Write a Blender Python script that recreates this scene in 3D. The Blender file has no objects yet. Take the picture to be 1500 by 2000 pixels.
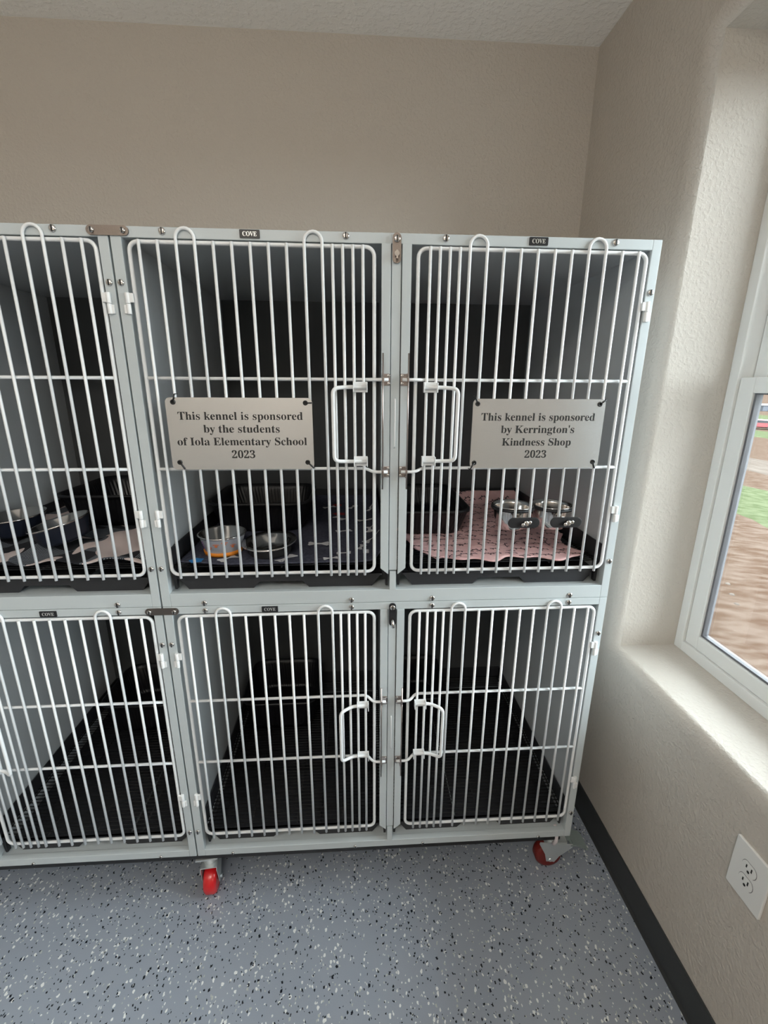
import bpy, bmesh, math, random
from mathutils import Vector, Matrix
PI = math.pi
S = bpy.context.scene
COL = S.collection

# ------------------------------------------------------------------ camera
CAM = Vector((0.5217, -1.1051, 1.6744))
F_PX, YAW, PITCH, ROLL = 872.08, 0.0607, 0.2757, 0.0061
fw = Vector((math.sin(YAW)*math.cos(PITCH), math.cos(YAW)*math.cos(PITCH), -math.sin(PITCH)))
rt = fw.cross(Vector((0, 0, 1))).normalized(); up = rt.cross(fw)
r2 = math.cos(ROLL)*rt + math.sin(ROLL)*up; u2 = -math.sin(ROLL)*rt + math.cos(ROLL)*up
cd = bpy.data.cameras.new('camera'); cd.sensor_fit = 'VERTICAL'; cd.sensor_height = 36; cd.sensor_width = 27
cd.lens = F_PX/2000*36; cd.clip_start = .02; cd.clip_end = 500
cam = bpy.data.objects.new('camera', cd); COL.objects.link(cam)
cam.matrix_world = Matrix(((r2.x, u2.x, -fw.x, CAM.x), (r2.y, u2.y, -fw.y, CAM.y), (r2.z, u2.z, -fw.z, CAM.z), (0, 0, 0, 1)))
S.camera = cam
S.view_settings.view_transform = 'Standard'; S.view_settings.look = 'None'
S.view_settings.exposure = 0.0; S.view_settings.gamma = 1; S.view_settings.use_curve_mapping = False
S.cycles.max_bounces = 10; S.cycles.diffuse_bounces = 6; S.cycles.use_denoising = True
S.cycles.sample_clamp_indirect = 8

# ------------------------------------------------------------------ world: flat white overcast
w = bpy.data.worlds.new('overcast_sky'); S.world = w; w.use_nodes = True
bg = w.node_tree.nodes['Background']; bg.inputs[0].default_value = (0.86, 0.94, 1.0, 1); bg.inputs[1].default_value = 15.5

XR, YB, ZC, XL, YF = 1.418, 0.8726, 2.8668, -2.6, -3.4          # room: right wall, back wall, ceiling, left, front
WINS = [(-0.70, 0.245), (-2.30, -1.36)]                        # right wall openings: the visible window, then an unseen one added for light
SILL, HEAD, WALL_T = 0.787, 2.54, 0.34
def portal(y0, y1):
    l = bpy.data.lights.new('window_portal', 'AREA'); l.shape = 'RECTANGLE'
    l.size = HEAD-SILL; l.size_y = y1-y0; l.cycles.is_portal = True
    o = bpy.data.objects.new('window_portal', l); COL.objects.link(o)
    o.location = (XR+WALL_T+.02, (y0+y1)/2, (SILL+HEAD)/2); o.rotation_euler = (0, PI/2, 0)
for a, b in WINS: portal(a, b)
# unseen ceiling lamp, added behind the camera to brighten room and cages
FILL_LAMP = (0.25, -1.95)
ld = bpy.data.lights.new('ceiling_fill_light', 'AREA'); ld.shape = 'DISK'; ld.size = .34; ld.energy = 14; ld.color = (1, .95, .88)
lo = bpy.data.objects.new('ceiling_fill_light', ld); COL.objects.link(lo); lo.location = (FILL_LAMP[0], FILL_LAMP[1], ZC-.085)
# unseen standing uplight, added behind the camera as fill for the ceiling
UPFILL = (-.35, -2.3, 1.80)
tl = bpy.data.lights.new('added_uplight', 'AREA'); tl.shape = 'DISK'; tl.size = .26; tl.energy = 48; tl.color = (1, .93, .84)
to = bpy.data.objects.new('added_uplight', tl); COL.objects.link(to); to.location = (UPFILL[0], UPFILL[1], UPFILL[2]+.01); to.rotation_euler = (PI, 0, 0)

# ------------------------------------------------------------------ materials
def mat(name, col, rough=.5, metal=0, bump=None, spec=None, coat=0, trans=0, emis=None):
    m = bpy.data.materials.new(name); m.use_nodes = True; nt = m.node_tree; b = nt.nodes['Principled BSDF']
    b.inputs['Base Color'].default_value = (*col, 1); b.inputs['Roughness'].default_value = rough; b.inputs['Metallic'].default_value = metal
    if spec is not None: b.inputs['Specular IOR Level'].default_value = spec
    if coat: b.inputs['Coat Weight'].default_value = coat; b.inputs['Coat Roughness'].default_value = .12
    if bump:
        sc, st, det = bump
        tc = nt.nodes.new('ShaderNodeTexCoord'); n = nt.nodes.new('ShaderNodeTexNoise'); bp = nt.nodes.new('ShaderNodeBump')
        n.inputs['Scale'].default_value = sc; n.inputs['Detail'].default_value = det; bp.inputs['Strength'].default_value = st; bp.inputs['Distance'].default_value = .004
        nt.links.new(tc.outputs['Object'], n.inputs['Vector']); nt.links.new(n.outputs['Fac'], bp.inputs['Height']); nt.links.new(bp.outputs['Normal'], b.inputs['Normal'])
    return m
def N(m, t): return m.node_tree.nodes.new(t)
def L(m, a, b): m.node_tree.links.new(a, b)

def plaster(name, col, scale, strength, th=.52, var=.03):
    """painted orange-peel / knockdown drywall texture"""
    m = mat(name, col, .62); b = m.node_tree.nodes['Principled BSDF']
    tc = N(m, 'ShaderNodeTexCoord'); n = N(m, 'ShaderNodeTexNoise'); n.inputs['Scale'].default_value = scale; n.inputs['Detail'].default_value = 3
    r = N(m, 'ShaderNodeValToRGB'); r.color_ramp.elements[0].position = th-.06; r.color_ramp.elements[1].position = th+.12
    n2 = N(m, 'ShaderNodeTexNoise'); n2.inputs['Scale'].default_value = scale*2.6; n2.inputs['Detail'].default_value = 2
    mx = N(m, 'ShaderNodeMath'); mx.operation = 'MULTIPLY_ADD'; mx.inputs[1].default_value = .35
    bp = N(m, 'ShaderNodeBump'); bp.inputs['Strength'].default_value = strength; bp.inputs['Distance'].default_value = .003
    L(m, tc.outputs['Object'], n.inputs['Vector']); L(m, tc.outputs['Object'], n2.inputs['Vector'])
    L(m, n.outputs['Fac'], r.inputs['Fac']); L(m, n2.outputs['Fac'], mx.inputs[0]); L(m, r.outputs['Color'], mx.inputs[2])
    L(m, mx.outputs[0], bp.inputs['Height']); L(m, bp.outputs['Normal'], b.inputs['Normal'])
    return m
M_WALL = plaster('greige_wall_paint', (.53, .485, .43), 95, .35)
M_CEIL = plaster('knockdown_ceiling', (.90, .89, .87), 55, .45)
M_TRIMW = mat('white_vinyl', (.74, .74, .72), .35)
M_TRACK = mat('grey_window_gasket', (.12, .12, .13), .5)
M_BASE = mat('charcoal_rubber_base', (.035, .037, .038), .45)
M_FRAME = mat('pale_grey_powder_coat', (.49, .535, .55), .38, bump=(600, .05, 1))
M_BAR = mat('white_coated_wire', (.78, .80, .81), .28)
M_HINGE = mat('white_plastic', (.80, .81, .81), .35)
M_PANEL = mat('grey_laminate_panel', (.56, .59, .61), .32, bump=(160, .12, 3))
M_BACKSHADE = mat('shaded_back_panel', (.095, .101, .105), .5, bump=(160, .12, 3), spec=.2)  # grey panel colour darkened to paint in the shade at the cage backs
M_STEEL = mat('polished_steel', (.62, .60, .58), .14, 1)
M_LATCH = mat('latch_steel', (.42, .37, .35), .28, 1)
M_STEELW = mat('warm_steel_plate', (.21, .18, .16), .36, 1, bump=(400, .08, 2))
M_SIGN = mat('brushed_aluminium_sign', (.86, .88, .90), .26, 1)
M_INK = mat('black_engraving', (.012, .012, .012), .5)
M_BLACK = mat('black_plastic', (.012, .012, .014), .42)
M_PAN = mat('black_litter_pan_plastic', (.010, .010, .012), .35)
M_TRAY = mat('charcoal_tray_plastic', (.028, .029, .033), .45, bump=(500, .2, 2))
M_WIRE = mat('black_coated_wire', (.010, .010, .011), .5, spec=.3)
M_BEAM = mat('black_base_rail', (.012, .012, .013), .4)
M_RED = mat('red_polyurethane_wheel', (.62, .012, .015), .25, coat=.3)
M_REDSHADE = mat('shaded_red_wheel', (.17, .014, .010), .45)  # wheel red darkened, shade put into the colour
M_ZINC = mat('zinc_bracket', (.68, .72, .73), .38, .75)
M_PEDAL = mat('grey_green_pedal', (.30, .36, .35), .35, .5)
M_SILV = mat('silver_lettering', (.72, .72, .70), .3, .6)
M_OUTLET = mat('white_outlet_plastic', (.76, .76, .74), .35)
M_SLOT = mat('outlet_slot', (.01, .01, .01), .6)
M_TIE = mat('black_nylon_tie', (.01, .01, .01), .35)
M_TAPE = mat('white_tag', (.75, .68, .70), .7)

def brushed(m):
    b = m.node_tree.nodes['Principled BSDF']; tc = N(m, 'ShaderNodeTexCoord'); mp = N(m, 'ShaderNodeMapping'); mp.inputs['Scale'].default_value = (6, 6, 500)
    n = N(m, 'ShaderNodeTexNoise'); n.inputs['Scale'].default_value = 3; n.inputs['Detail'].default_value = 3
    bp = N(m, 'ShaderNodeBump'); bp.inputs['Strength'].default_value = .12; bp.inputs['Distance'].default_value = .001
    L(m, tc.outputs['Object'], mp.inputs[0]); L(m, mp.outputs[0], n.inputs['Vector']); L(m, n.outputs['Fac'], bp.inputs['Height']); L(m, bp.outputs['Normal'], b.inputs['Normal'])
brushed(M_SIGN)

def floor_mat():
    m = mat('flake_epoxy_floor', (.2, .22, .25), .24, spec=.6); b = m.node_tree.nodes['Principled BSDF']
    tc = N(m, 'ShaderNodeTexCoord')
    dn = N(m, 'ShaderNodeTexNoise'); dn.inputs['Scale'].default_value = 12; L(m, tc.outputs['Object'], dn.inputs['Vector'])
    base = N(m, 'ShaderNodeMixRGB'); base.inputs['Fac'].default_value = .5
    base.inputs[1].default_value = (.275, .315, .375, 1); base.inputs[2].default_value = (.300, .330, .380, 1); L(m, dn.outputs['Fac'], base.inputs['Fac'])
    prev = base.outputs[0]
    for scale, thr, size, col, off in ((100, .905, .33, (.72, .74, .74), 0), (98, .905, .33, (.010, .013, .020), 3.7), (165, .93, .40, (.62, .64, .64), 8.1), (190, .935, .40, (.015, .018, .025), 12.3), (125, .95, .38, (.42, .44, .43), 17.9)):
        mp = N(m, 'ShaderNodeMapping'); mp.inputs['Location'].default_value = (off, off*.37, off*.71); mp.inputs['Rotation'].default_value = (0, 0, off)
        mp.inputs['Scale'].default_value = (1, .75, 1)
        L(m, tc.outputs['Object'], mp.inputs[0])
        nz = N(m, 'ShaderNodeTexNoise'); nz.inputs['Scale'].default_value = 130; nz.inputs['Detail'].default_value = 1; L(m, mp.outputs[0], nz.inputs['Vector'])
        av = N(m, 'ShaderNodeVectorMath'); av.operation = 'MULTIPLY_ADD'; av.inputs[1].default_value = (.007, .007, .007); L(m, nz.outputs['Color'], av.inputs[0]); L(m, mp.outputs[0], av.inputs[2])
        v = N(m, 'ShaderNodeTexVoronoi'); v.voronoi_dimensions = '2D'; v.inputs['Scale'].default_value = scale; v.distance = 'MANHATTAN' if off else 'EUCLIDEAN'; L(m, av.outputs[0], v.inputs['Vector'])
        sp = N(m, 'ShaderNodeSeparateColor'); L(m, v.outputs['Color'], sp.inputs[0])
        g = N(m, 'ShaderNodeMath'); g.operation = 'GREATER_THAN'; g.inputs[1].default_value = thr; L(m, sp.outputs[0], g.inputs[0])
        sz = N(m, 'ShaderNodeMath'); sz.operation = 'MULTIPLY_ADD'; sz.inputs[1].default_value = size*.7; sz.inputs[2].default_value = size*.55; L(m, sp.outputs[1], sz.inputs[0])
        d = N(m, 'ShaderNodeMath'); d.operation = 'LESS_THAN'; L(m, v.outputs['Distance'], d.inputs[0]); L(m, sz.outputs[0], d.inputs[1])
        a = N(m, 'ShaderNodeMath'); a.operation = 'MULTIPLY'; L(m, g.outputs[0], a.inputs[0]); L(m, d.outputs[0], a.inputs[1])
        mx = N(m, 'ShaderNodeMixRGB'); mx.inputs[2].default_value = (*col, 1); L(m, a.outputs[0], mx.inputs['Fac']); L(m, prev, mx.inputs[1]); prev = mx.outputs[0]
    L(m, prev, b.inputs['Base Color'])
    n = N(m, 'ShaderNodeTexNoise'); n.inputs['Scale'].default_value = 220; bp = N(m, 'ShaderNodeBump'); bp.inputs['Strength'].default_value = .12; bp.inputs['Distance'].default_value = .002
    L(m, tc.outputs['Object'], n.inputs['Vector']); L(m, n.outputs['Fac'], bp.inputs['Height']); L(m, bp.outputs['Normal'], b.inputs['Normal'])
    return m
M_FLOOR = floor_mat()

def two_tone(name, c1, c2, scale, rough=.95, detail=6, stretch=(1, 1, 1), bump=.5):
    m = mat(name, c1, rough, spec=0.0); b = m.node_tree.nodes['Principled BSDF']; tc = N(m, 'ShaderNodeTexCoord'); mp = N(m, 'ShaderNodeMapping'); mp.inputs['Scale'].default_value = stretch
    n = N(m, 'ShaderNodeTexNoise'); n.inputs['Scale'].default_value = scale; n.inputs['Detail'].default_value = detail
    r = N(m, 'ShaderNodeValToRGB'); r.color_ramp.elements[0].position = .38; r.color_ramp.elements[1].position = .62
    r.color_ramp.elements[0].color = (*c1, 1); r.color_ramp.elements[1].color = (*c2, 1)
    L(m, tc.outputs['Object'], mp.inputs[0]); L(m, mp.outputs[0], n.inputs['Vector']); L(m, n.outputs['Fac'], r.inputs['Fac']); L(m, r.outputs['Color'], b.inputs['Base Color'])
    if bump:
        bp = N(m, 'ShaderNodeBump'); bp.inputs['Strength'].default_value = bump; bp.inputs['Distance'].default_value = .01; L(m, n.outputs['Fac'], bp.inputs['Height']); L(m, bp.outputs['Normal'], b.inputs['Normal'])
    return m
M_DIRT = two_tone('bare_dirt', (.042, .026, .018), (.066, .048, .038), 5, detail=10, stretch=(.6, 1.6, 1))
M_ROAD = two_tone('pale_gravel', (.055, .044, .037), (.080, .067, .058), 3, detail=8, stretch=(1.5, .25, 1))
M_GRASS = two_tone('short_grass', (.036, .044, .022), (.058, .066, .038), 4, detail=8)
M_GREEN = M_GRASS
M_PINK = two_tone('pink_fleece', (.80, .50, .50), (.86, .57, .56), 40, detail=3, bump=.3)
M_TWIG = mat('dark_sprig_print', (.03, .02, .03), .9)
M_FLEECE = two_tone('charcoal_fleece', (.060, .063, .088), (.080, .083, .112), 120, detail=3, bump=.4)
M_BONE = mat('pale_bone_print', (.60, .60, .62), .9)
M_REDP = mat('red_print', (.25, .012, .02), .9)
M_BLUEP = mat('blue_print', (.02, .20, .50), .9)
M_ORANGE = mat('orange_rubber_base', (.80, .26, .02), .45)
M_BOWLW = mat('grey_enamel', (.36, .38, .43), .4)
M_PAW = mat('orange_paw_print', (.75, .20, .06), .5)
M_PURP = mat('purple_print', (.22, .05, .30), .5)
M_NAVY = mat('dark_blue_bowl_coat', (.014, .018, .032), .4)
M_DKRUB = mat('dark_rubber_ring', (.02, .02, .022), .5)
def glass():
    m = bpy.data.materials.new('clear_window_glass'); m.use_nodes = True; nt = m.node_tree; nt.nodes.clear()
    o = nt.nodes.new('ShaderNodeOutputMaterial'); mx = nt.nodes.new('ShaderNodeMixShader'); t = nt.nodes.new('ShaderNodeBsdfTransparent'); g = nt.nodes.new('ShaderNodeBsdfGlossy')
    g.inputs['Roughness'].default_value = .01; f = nt.nodes.new('ShaderNodeFresnel'); f.inputs[0].default_value = 1.25; t.inputs[0].default_value = (.95, .97, .96, 1)
    nt.links.new(f.outputs[0], mx.inputs[0]); nt.links.new(t.outputs[0], mx.inputs[1]); nt.links.new(g.outputs[0], mx.inputs[2]); nt.links.new(mx.outputs[0], o.inputs[0]); return m
M_GLASS = glass()
def plaid():
    m = mat('black_white_plaid_fleece', (.03, .03, .035), .95); b = m.node_tree.nodes['Principled BSDF']
    tc = N(m, 'ShaderNodeTexCoord'); mp = N(m, 'ShaderNodeMapping'); mp.inputs['Rotation'].default_value = (0, 0, .35); L(m, tc.outputs['Object'], mp.inputs[0])
    wv = N(m, 'ShaderNodeTexWave'); wv.inputs['Scale'].default_value = 50; wv.inputs['Distortion'].default_value = .6; L(m, mp.outputs[0], wv.inputs['Vector'])
    st = N(m, 'ShaderNodeMath'); st.operation = 'GREATER_THAN'; st.inputs[1].default_value = .62; L(m, wv.outputs['Fac'], st.inputs[0])
    c1 = N(m, 'ShaderNodeTexChecker'); c1.inputs['Scale'].default_value = 9; L(m, mp.outputs[0], c1.inputs['Vector'])
    a1 = N(m, 'ShaderNodeMath'); a1.operation = 'MULTIPLY'; L(m, st.outputs[0], a1.inputs[0]); L(m, c1.outputs['Fac'], a1.inputs[1])
    m1 = N(m, 'ShaderNodeMixRGB'); m1.inputs[1].default_value = (.012, .013, .018, 1); m1.inputs[2].default_value = (.24, .27, .31, 1); L(m, a1.outputs[0], m1.inputs['Fac'])
    mp2 = N(m, 'ShaderNodeMapping'); mp2.inputs['Rotation'].default_value = (0, 0, .35); mp2.inputs['Location'].default_value = (.03, .055, 0); L(m, tc.outputs['Object'], mp2.inputs[0])
    nz = N(m, 'ShaderNodeTexNoise'); nz.inputs['Scale'].default_value = 9; nz.inputs['Detail'].default_value = 0; nz.inputs['Distortion'].default_value = .8; L(m, mp2.outputs[0], nz.inputs['Vector'])
    b1 = N(m, 'ShaderNodeMath'); b1.operation = 'GREATER_THAN'; b1.inputs[1].default_value = .58; L(m, nz.outputs['Fac'], b1.inputs[0])
    m2 = N(m, 'ShaderNodeMixRGB'); m2.inputs[2].default_value = (.66, .56, .54, 1)
    L(m, b1.outputs[0], m2.inputs['Fac']); L(m, m1.outputs[0], m2.inputs[1]); L(m, m2.outputs[0], b.inputs['Base Color'])
    return m
M_PLAID = plaid()

# ------------------------------------------------------------------ mesh helpers
class MB:
    def __init__(s): s.v = []; s.f = []; s.m = []; s.sm = []; s.mi = 0
    def add(s, vs, fs, smooth=False):
        o = len(s.v); s.v += [tuple(v) for v in vs]
        for f in fs: s.f.append([i+o for i in f]); s.m.append(s.mi); s.sm.append(smooth)
        return s
    def box(s, x0, x1, y0, y1, z0, z1):
        return s.add([(x0, y0, z0), (x1, y0, z0), (x1, y1, z0), (x0, y1, z0), (x0, y0, z1), (x1, y0, z1), (x1, y1, z1), (x0, y1, z1)],
                     [(3, 2, 1, 0), (4, 5, 6, 7), (0, 1, 5, 4), (1, 2, 6, 5), (2, 3, 7, 6), (3, 0, 4, 7)])
    def tube(s, pts, r, n=8, closed=False, caps=True):
        P = [Vector(p) for p in pts]; k = len(P); vs = []; fs = []; prev = None
        for i in range(k):
            if closed: t = (P[(i+1) % k]-P[i-1]).normalized()
            else: t = (P[min(i+1, k-1)]-P[max(i-1, 0)]).normalized()
            if prev is None:
                a = Vector((0, 1, 0)) if abs(t.y) < .9 else Vector((1, 0, 0)); u = t.cross(a).normalized()
            else: u = (prev - t*prev.dot(t)).normalized()
            prev = u; v = t.cross(u)
            vs += [P[i] + r*(math.cos(2*PI*j/n)*u + math.sin(2*PI*j/n)*v) for j in range(n)]
        for i in range(k if closed else k-1):
            a = i*n; b = ((i+1) % k)*n
            fs += [(a+j, a+(j+1) % n, b+(j+1) % n, b+j) for j in range(n)]
        s.add(vs, fs, True)
        if caps and not closed:
            o = len(s.v)-k*n
            s.f.append([o+j for j in range(n)][::-1]); s.m.append(s.mi); s.sm.append(False)
            s.f.append([o+(k-1)*n+j for j in range(n)]); s.m.append(s.mi); s.sm.append(False)
        return s
    def loft(s, rings, smooth=True, cap0=True, cap1=True):
        n = len(rings[0]); vs = [p for r in rings for p in r]
        fs = [(i*n+j, i*n+(j+1) % n, (i+1)*n+(j+1) % n, (i+1)*n+j) for i in range(len(rings)-1) for j in range(n)]
        s.add(vs, fs, smooth)
        o = len(s.v)-len(vs)
        if cap0: s.f.append([o+j for j in range(n)][::-1]); s.m.append(s.mi); s.sm.append(False)
        if cap1: s.f.append([o+(len(rings)-1)*n+j for j in range(n)]); s.m.append(s.mi); s.sm.append(False)
        return s
    def lathe(s, c, prof, n=40, cap0=False, cap1=False):
        return s.loft([[(c[0]+r*math.cos(2*PI*j/n), c[1]+r*math.sin(2*PI*j/n), c[2]+z) for j in range(n)] for r, z in prof], True, cap0, cap1)
    def disc(s, c, axis, r, h, n=16, dome=0):
        """short cylinder from c along axis (unit vector), optional domed top"""
        ax = Vector(axis).normalized(); a = Vector((0, 0, 1)) if abs(ax.z) < .9 else Vector((1, 0, 0)); u = ax.cross(a).normalized(); v = ax.cross(u); c = Vector(c)
        prof = [(r, 0), (r, h)] + ([(r*math.cos(t*PI/8), h+dome*math.sin(t*PI/8)) for t in (1, 2, 3)] if dome else [])
        return s.loft([[c+ax*z+rr*(math.cos(2*PI*j/n)*u+math.sin(2*PI*j/n)*v) for j in range(n)] for rr, z in prof], True)
    def prism(s, pts2, y0, y1, plane='xz'):
        f = (lambda a, b, y: (a, y, b)) if plane == 'xz' else ((lambda a, b, y: (y, a, b)) if plane == 'yz' else (lambda a, b, y: (a, b, y)))
        n = len(pts2); vs = [f(a, b, y0) for a, b in pts2]+[f(a, b, y1) for a, b in pts2]
        return s.add(vs, [list(range(n)), list(range(2*n-1, n-1, -1))]+[(j, j+n, (j+1) % n+n, (j+1) % n) for j in range(n)])
    def build(s, name, mats, parent=None, bevel=0, loc=None, fixn=True):
        me = bpy.data.meshes.new(name); me.from_pydata(s.v, [], s.f)
        for m in (mats if isinstance(mats, (list, tuple)) else [mats]): me.materials.append(m)
        me.polygons.foreach_set('material_index', s.m); me.polygons.foreach_set('use_smooth', s.sm)
        if fixn:
            bm = bmesh.new(); bm.from_mesh(me); bmesh.ops.recalc_face_normals(bm, faces=bm.faces); bm.to_mesh(me); bm.free()
        o = bpy.data.objects.new(name, me); COL.objects.link(o)
        if parent: o.parent = parent
        if loc: o.location = loc
        if bevel:
            b = o.modifiers.new('bevel', 'BEVEL'); b.width = bevel; b.segments = 2; b.limit_method = 'ANGLE'
        return o
def tag(o, label, cat=None, group=None, kind=None):
    o['label'] = label
    if cat: o['category'] = cat
    if group: o['group'] = group
    if kind: o['kind'] = kind
    return o
def empty(name, loc, label, cat, group=None, rz=0):
    o = bpy.data.objects.new(name, None); COL.objects.link(o); o.location = loc; o.rotation_euler = (0, 0, rz); o.empty_display_size = .05
    return tag(o, label, cat, group)
def struct(o): o['kind'] = 'structure'; return o
def rrect(x0, x1, z0, z1, r, k=5):
    out = []
    for cx, cz, a0 in ((x1-r, z1-r, 0), (x0+r, z1-r, 90), (x0+r, z0+r, 180), (x1-r, z0+r, 270)):
        out += [(cx+r*math.cos(math.radians(a0+90*i/k)), cz+r*math.sin(math.radians(a0+90*i/k))) for i in range(k+1)]
    return out
def text_mesh(lines, size_w, centers, heights, y, name, material, parent, serif=True):
    """engraved lettering: each line centred at x,z and fitted to its width; thin solid letters facing -y"""
    def bold(t):
        o = ''
        for ch in t:
            if 'A' <= ch <= 'Z': o += chr(0x1D400+ord(ch)-65)
            elif 'a' <= ch <= 'z': o += chr(0x1D41A+ord(ch)-97)
            elif '0' <= ch <= '9': o += chr(0x1D7CE+ord(ch)-48)
            else: o += ch
        return o
    mb = MB()
    for t, wd, (cx, cz), h in zip(lines, size_w, centers, heights):
        c = bpy.data.curves.new('t', 'FONT'); c.body = bold(t); c.resolution_u = 3; c.extrude = .01
        o = bpy.data.objects.new('t', c); COL.objects.link(o); bpy.context.view_layer.update()
        me = bpy.data.meshes.new_from_object(o.evaluated_get(bpy.context.evaluated_depsgraph_get()))
        xs = [v.co.x for v in me.vertices]; ys = [v.co.y for v in me.vertices]
        sx = wd/(max(xs)-min(xs)); mx = (max(xs)+min(xs))/2
        # scale by cap height (ascender) so that descenders hang below
        sy = h/.70; 
        mb.add([(cx+(v.co.x-mx)*sx, y-(v.co.z)*.03, cz+(v.co.y-.33)*sy) for v in me.vertices], [list(p.vertices) for p in me.polygons])
        bpy.data.objects.remove(o); bpy.data.curves.remove(c); bpy.data.meshes.remove(me)
    return mb.build(name, material, parent)

# ------------------------------------------------------------------ room shell
T = .12
struct(MB().box(XL-T, XR+WALL_T, YF-T, YB+T, -.1, 0).build('floor', M_FLOOR))
struct(MB().box(XL-T, XR+WALL_T, YF-T, YB+T, ZC, ZC+.1).build('ceiling', M_CEIL))
struct(MB().box(XL-T, XR+.02, YB, YB+T, 0, ZC).build('wall_back', M_WALL))
struct(MB().box(XL-T, XL, YF, YB, 0, ZC).build('wall_left', M_WALL))
struct(MB().box(XL-T, XR+.02, YF-T, YF, 0, ZC).build('wall_front', M_WALL))
def wall_right():
    ys = sorted([YF-T, YB+T]+[y for w_ in WINS for y in w_]); zs = [-.1, SILL, HEAD, ZC+.1]
    bm = bmesh.new(); cache = {}
    def v(x, y, z):
        k = (round(x, 4), round(y, 4), round(z, 4))
        if k not in cache: cache[k] = bm.verts.new((x, y, z))
        return cache[k]
    X0, X1 = XR, XR+WALL_T
    hole = lambda i, j: j == 1 and any(abs(ys[i]-a) < 1e-6 for a, b in WINS)
    for i in range(len(ys)-1):
        for j in range(3):
            a, b, c, d = ys[i], ys[i+1], zs[j], zs[j+1]
            if hole(i, j):
                for q in ([(X0, a, c), (X1, a, c), (X1, b, c), (X0, b, c)], [(X0, b, d), (X1, b, d), (X1, a, d), (X0, a, d)],
                          [(X0, a, d), (X1, a, d), (X1, a, c), (X0, a, c)], [(X0, b, c), (X1, b, c), (X1, b, d), (X0, b, d)]):
                    bm.faces.new([v(*p) for p in q])
            else:
                bm.faces.new([v(X0, a, c), v(X0, a, d), v(X0, b, d), v(X0, b, c)]); bm.faces.new([v(X1, a, c), v(X1, b, c), v(X1, b, d), v(X1, a, d)])
    for a, b, c, d in ((ys[0], ys[-1], zs[0], zs[-1]),):
        pass
    edges = []
    for a, b in WINS:
        for e in bm.edges:
            p, q = e.verts[0].co, e.verts[1].co
            if abs(p.x-X0) < 1e-6 and abs(q.x-X0) < 1e-6:
                on = lambda t: (a-1e-5 <= t.y <= b+1e-5 and SILL-1e-5 <= t.z <= HEAD+1e-5)
                if on(p) and on(q): edges.append(e)
    bmesh.ops.bevel(bm, geom=edges, offset=.034, segments=6, profile=.5, affect='EDGES')
    bmesh.ops.recalc_face_normals(bm, faces=bm.faces)
    me = bpy.data.meshes.new('wall_right'); bm.to_mesh(me); bm.free(); me.materials.append(M_WALL)
    for p in me.polygons: p.use_smooth = abs(p.normal.x) not in (0, 1) and max(abs(c) for c in p.normal) < .999
    o = bpy.data.objects.new('wall_right', me); COL.objects.link(o); return struct(o)
wall_right()
# dark rubber cove base
def cove(name, pts):
    struct(MB().prism(pts, *((YF, YB) if name == 'baseboard_right' else (XL, XR)), plane='xz' if name == 'baseboard_right' else 'yz').build(name, M_BASE))
cove('baseboard_right', [(XR, 0), (XR-.012, 0), (XR-.006, .010), (XR-.004, .112), (XR-.001, .116), (XR, .116)])
cove('baseboard_back', [(YB, 0), (YB-.012, 0), (YB-.006, .010), (YB-.004, .112), (YB-.001, .116), (YB, .116)])

# windows
def window(n, y0, y1, blind=False):
    xf = 1.649; root = struct(empty('window_%d' % n, (xf, (y0+y1)/2, SILL), 'white vinyl single hung window in a rounded drywall opening', 'window'))
    del root['category']
    o = root.location; mid = 1.682
    def B(mb, xa, xb, ya, yb, za, zb): mb.box(xa-o.x, xb-o.x, ya-o.y, yb-o.y, za-o.z, zb-o.z)
    def ring(mb, xa, xb, ya, yb, za, zb, wy, wz0, wz1):
        B(mb, xa, xb, ya, ya+wy, za, zb); B(mb, xa, xb, yb-wy, yb, za, zb); B(mb, xa, xb, ya+wy, yb-wy, za, za+wz0); B(mb, xa, xb, ya+wy, yb-wy, zb-wz1, zb)
    f = MB(); ring(f, xf, xf+.088, y0, y1, SILL, HEAD, .034, .036, .034); f.build('window_frame', M_TRIMW, root, bevel=.002)
    a, b = y0+.034, y1-.034
    s = MB(); ring(s, xf+.008, xf+.038, a+.002, b-.002, SILL+.037, mid+.022, .052, .048, .044); lo_ = s.build('lower_sash', M_TRIMW, root, bevel=.0025)
    g = MB(); ring(g, xf+.016, xf+.036, a+.054, b-.054, SILL+.085, mid-.022, .007, .007, .004); g.build('gasket', M_TRACK, lo_)
    p = MB(); B(p, xf+.026, xf+.030, a+.060, b-.060, SILL+.091, mid-.026); p.build('glass_pane', M_GLASS, lo_)
    s = MB(); ring(s, xf+.046, xf+.076, a+.002, b-.002, mid-.02, HEAD-.034, .045, .044, .045); hi = s.build('upper_sash', M_TRIMW, root, bevel=.0025)
    g = MB(); ring(g, xf+.054, xf+.074, a+.047, b-.047, mid+.024, HEAD-.079, .007, .004, .007); g.build('gasket', M_TRACK, hi)
    p = MB(); B(p, xf+.062, xf+.066, a+.053, b-.053, mid+.027, HEAD-.085); p.build('glass_pane', M_GLASS, hi)
    k = MB(); B(k, xf-.004, xf+.03, (y0+y1)/2-.03, (y0+y1)/2+.03, mid+.022, mid+.034); k.build('sash_lock', M_HINGE, lo_, bevel=.002)
for i, (a, b) in enumerate(WINS): window(i+1, a, b)

# fixture of the added ceiling fill (behind the camera)
lf = empty('added_ceiling_lamp', (FILL_LAMP[0], FILL_LAMP[1], ZC), 'round flush fill lamp added on the ceiling behind the camera', 'lamp')
MB().lathe((0, 0, 0), [(.20, 0), (.21, -.02), (.20, -.07), (.19, -.07)], cap0=True, cap1=True).build('housing', M_TRIMW, lf)

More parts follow.
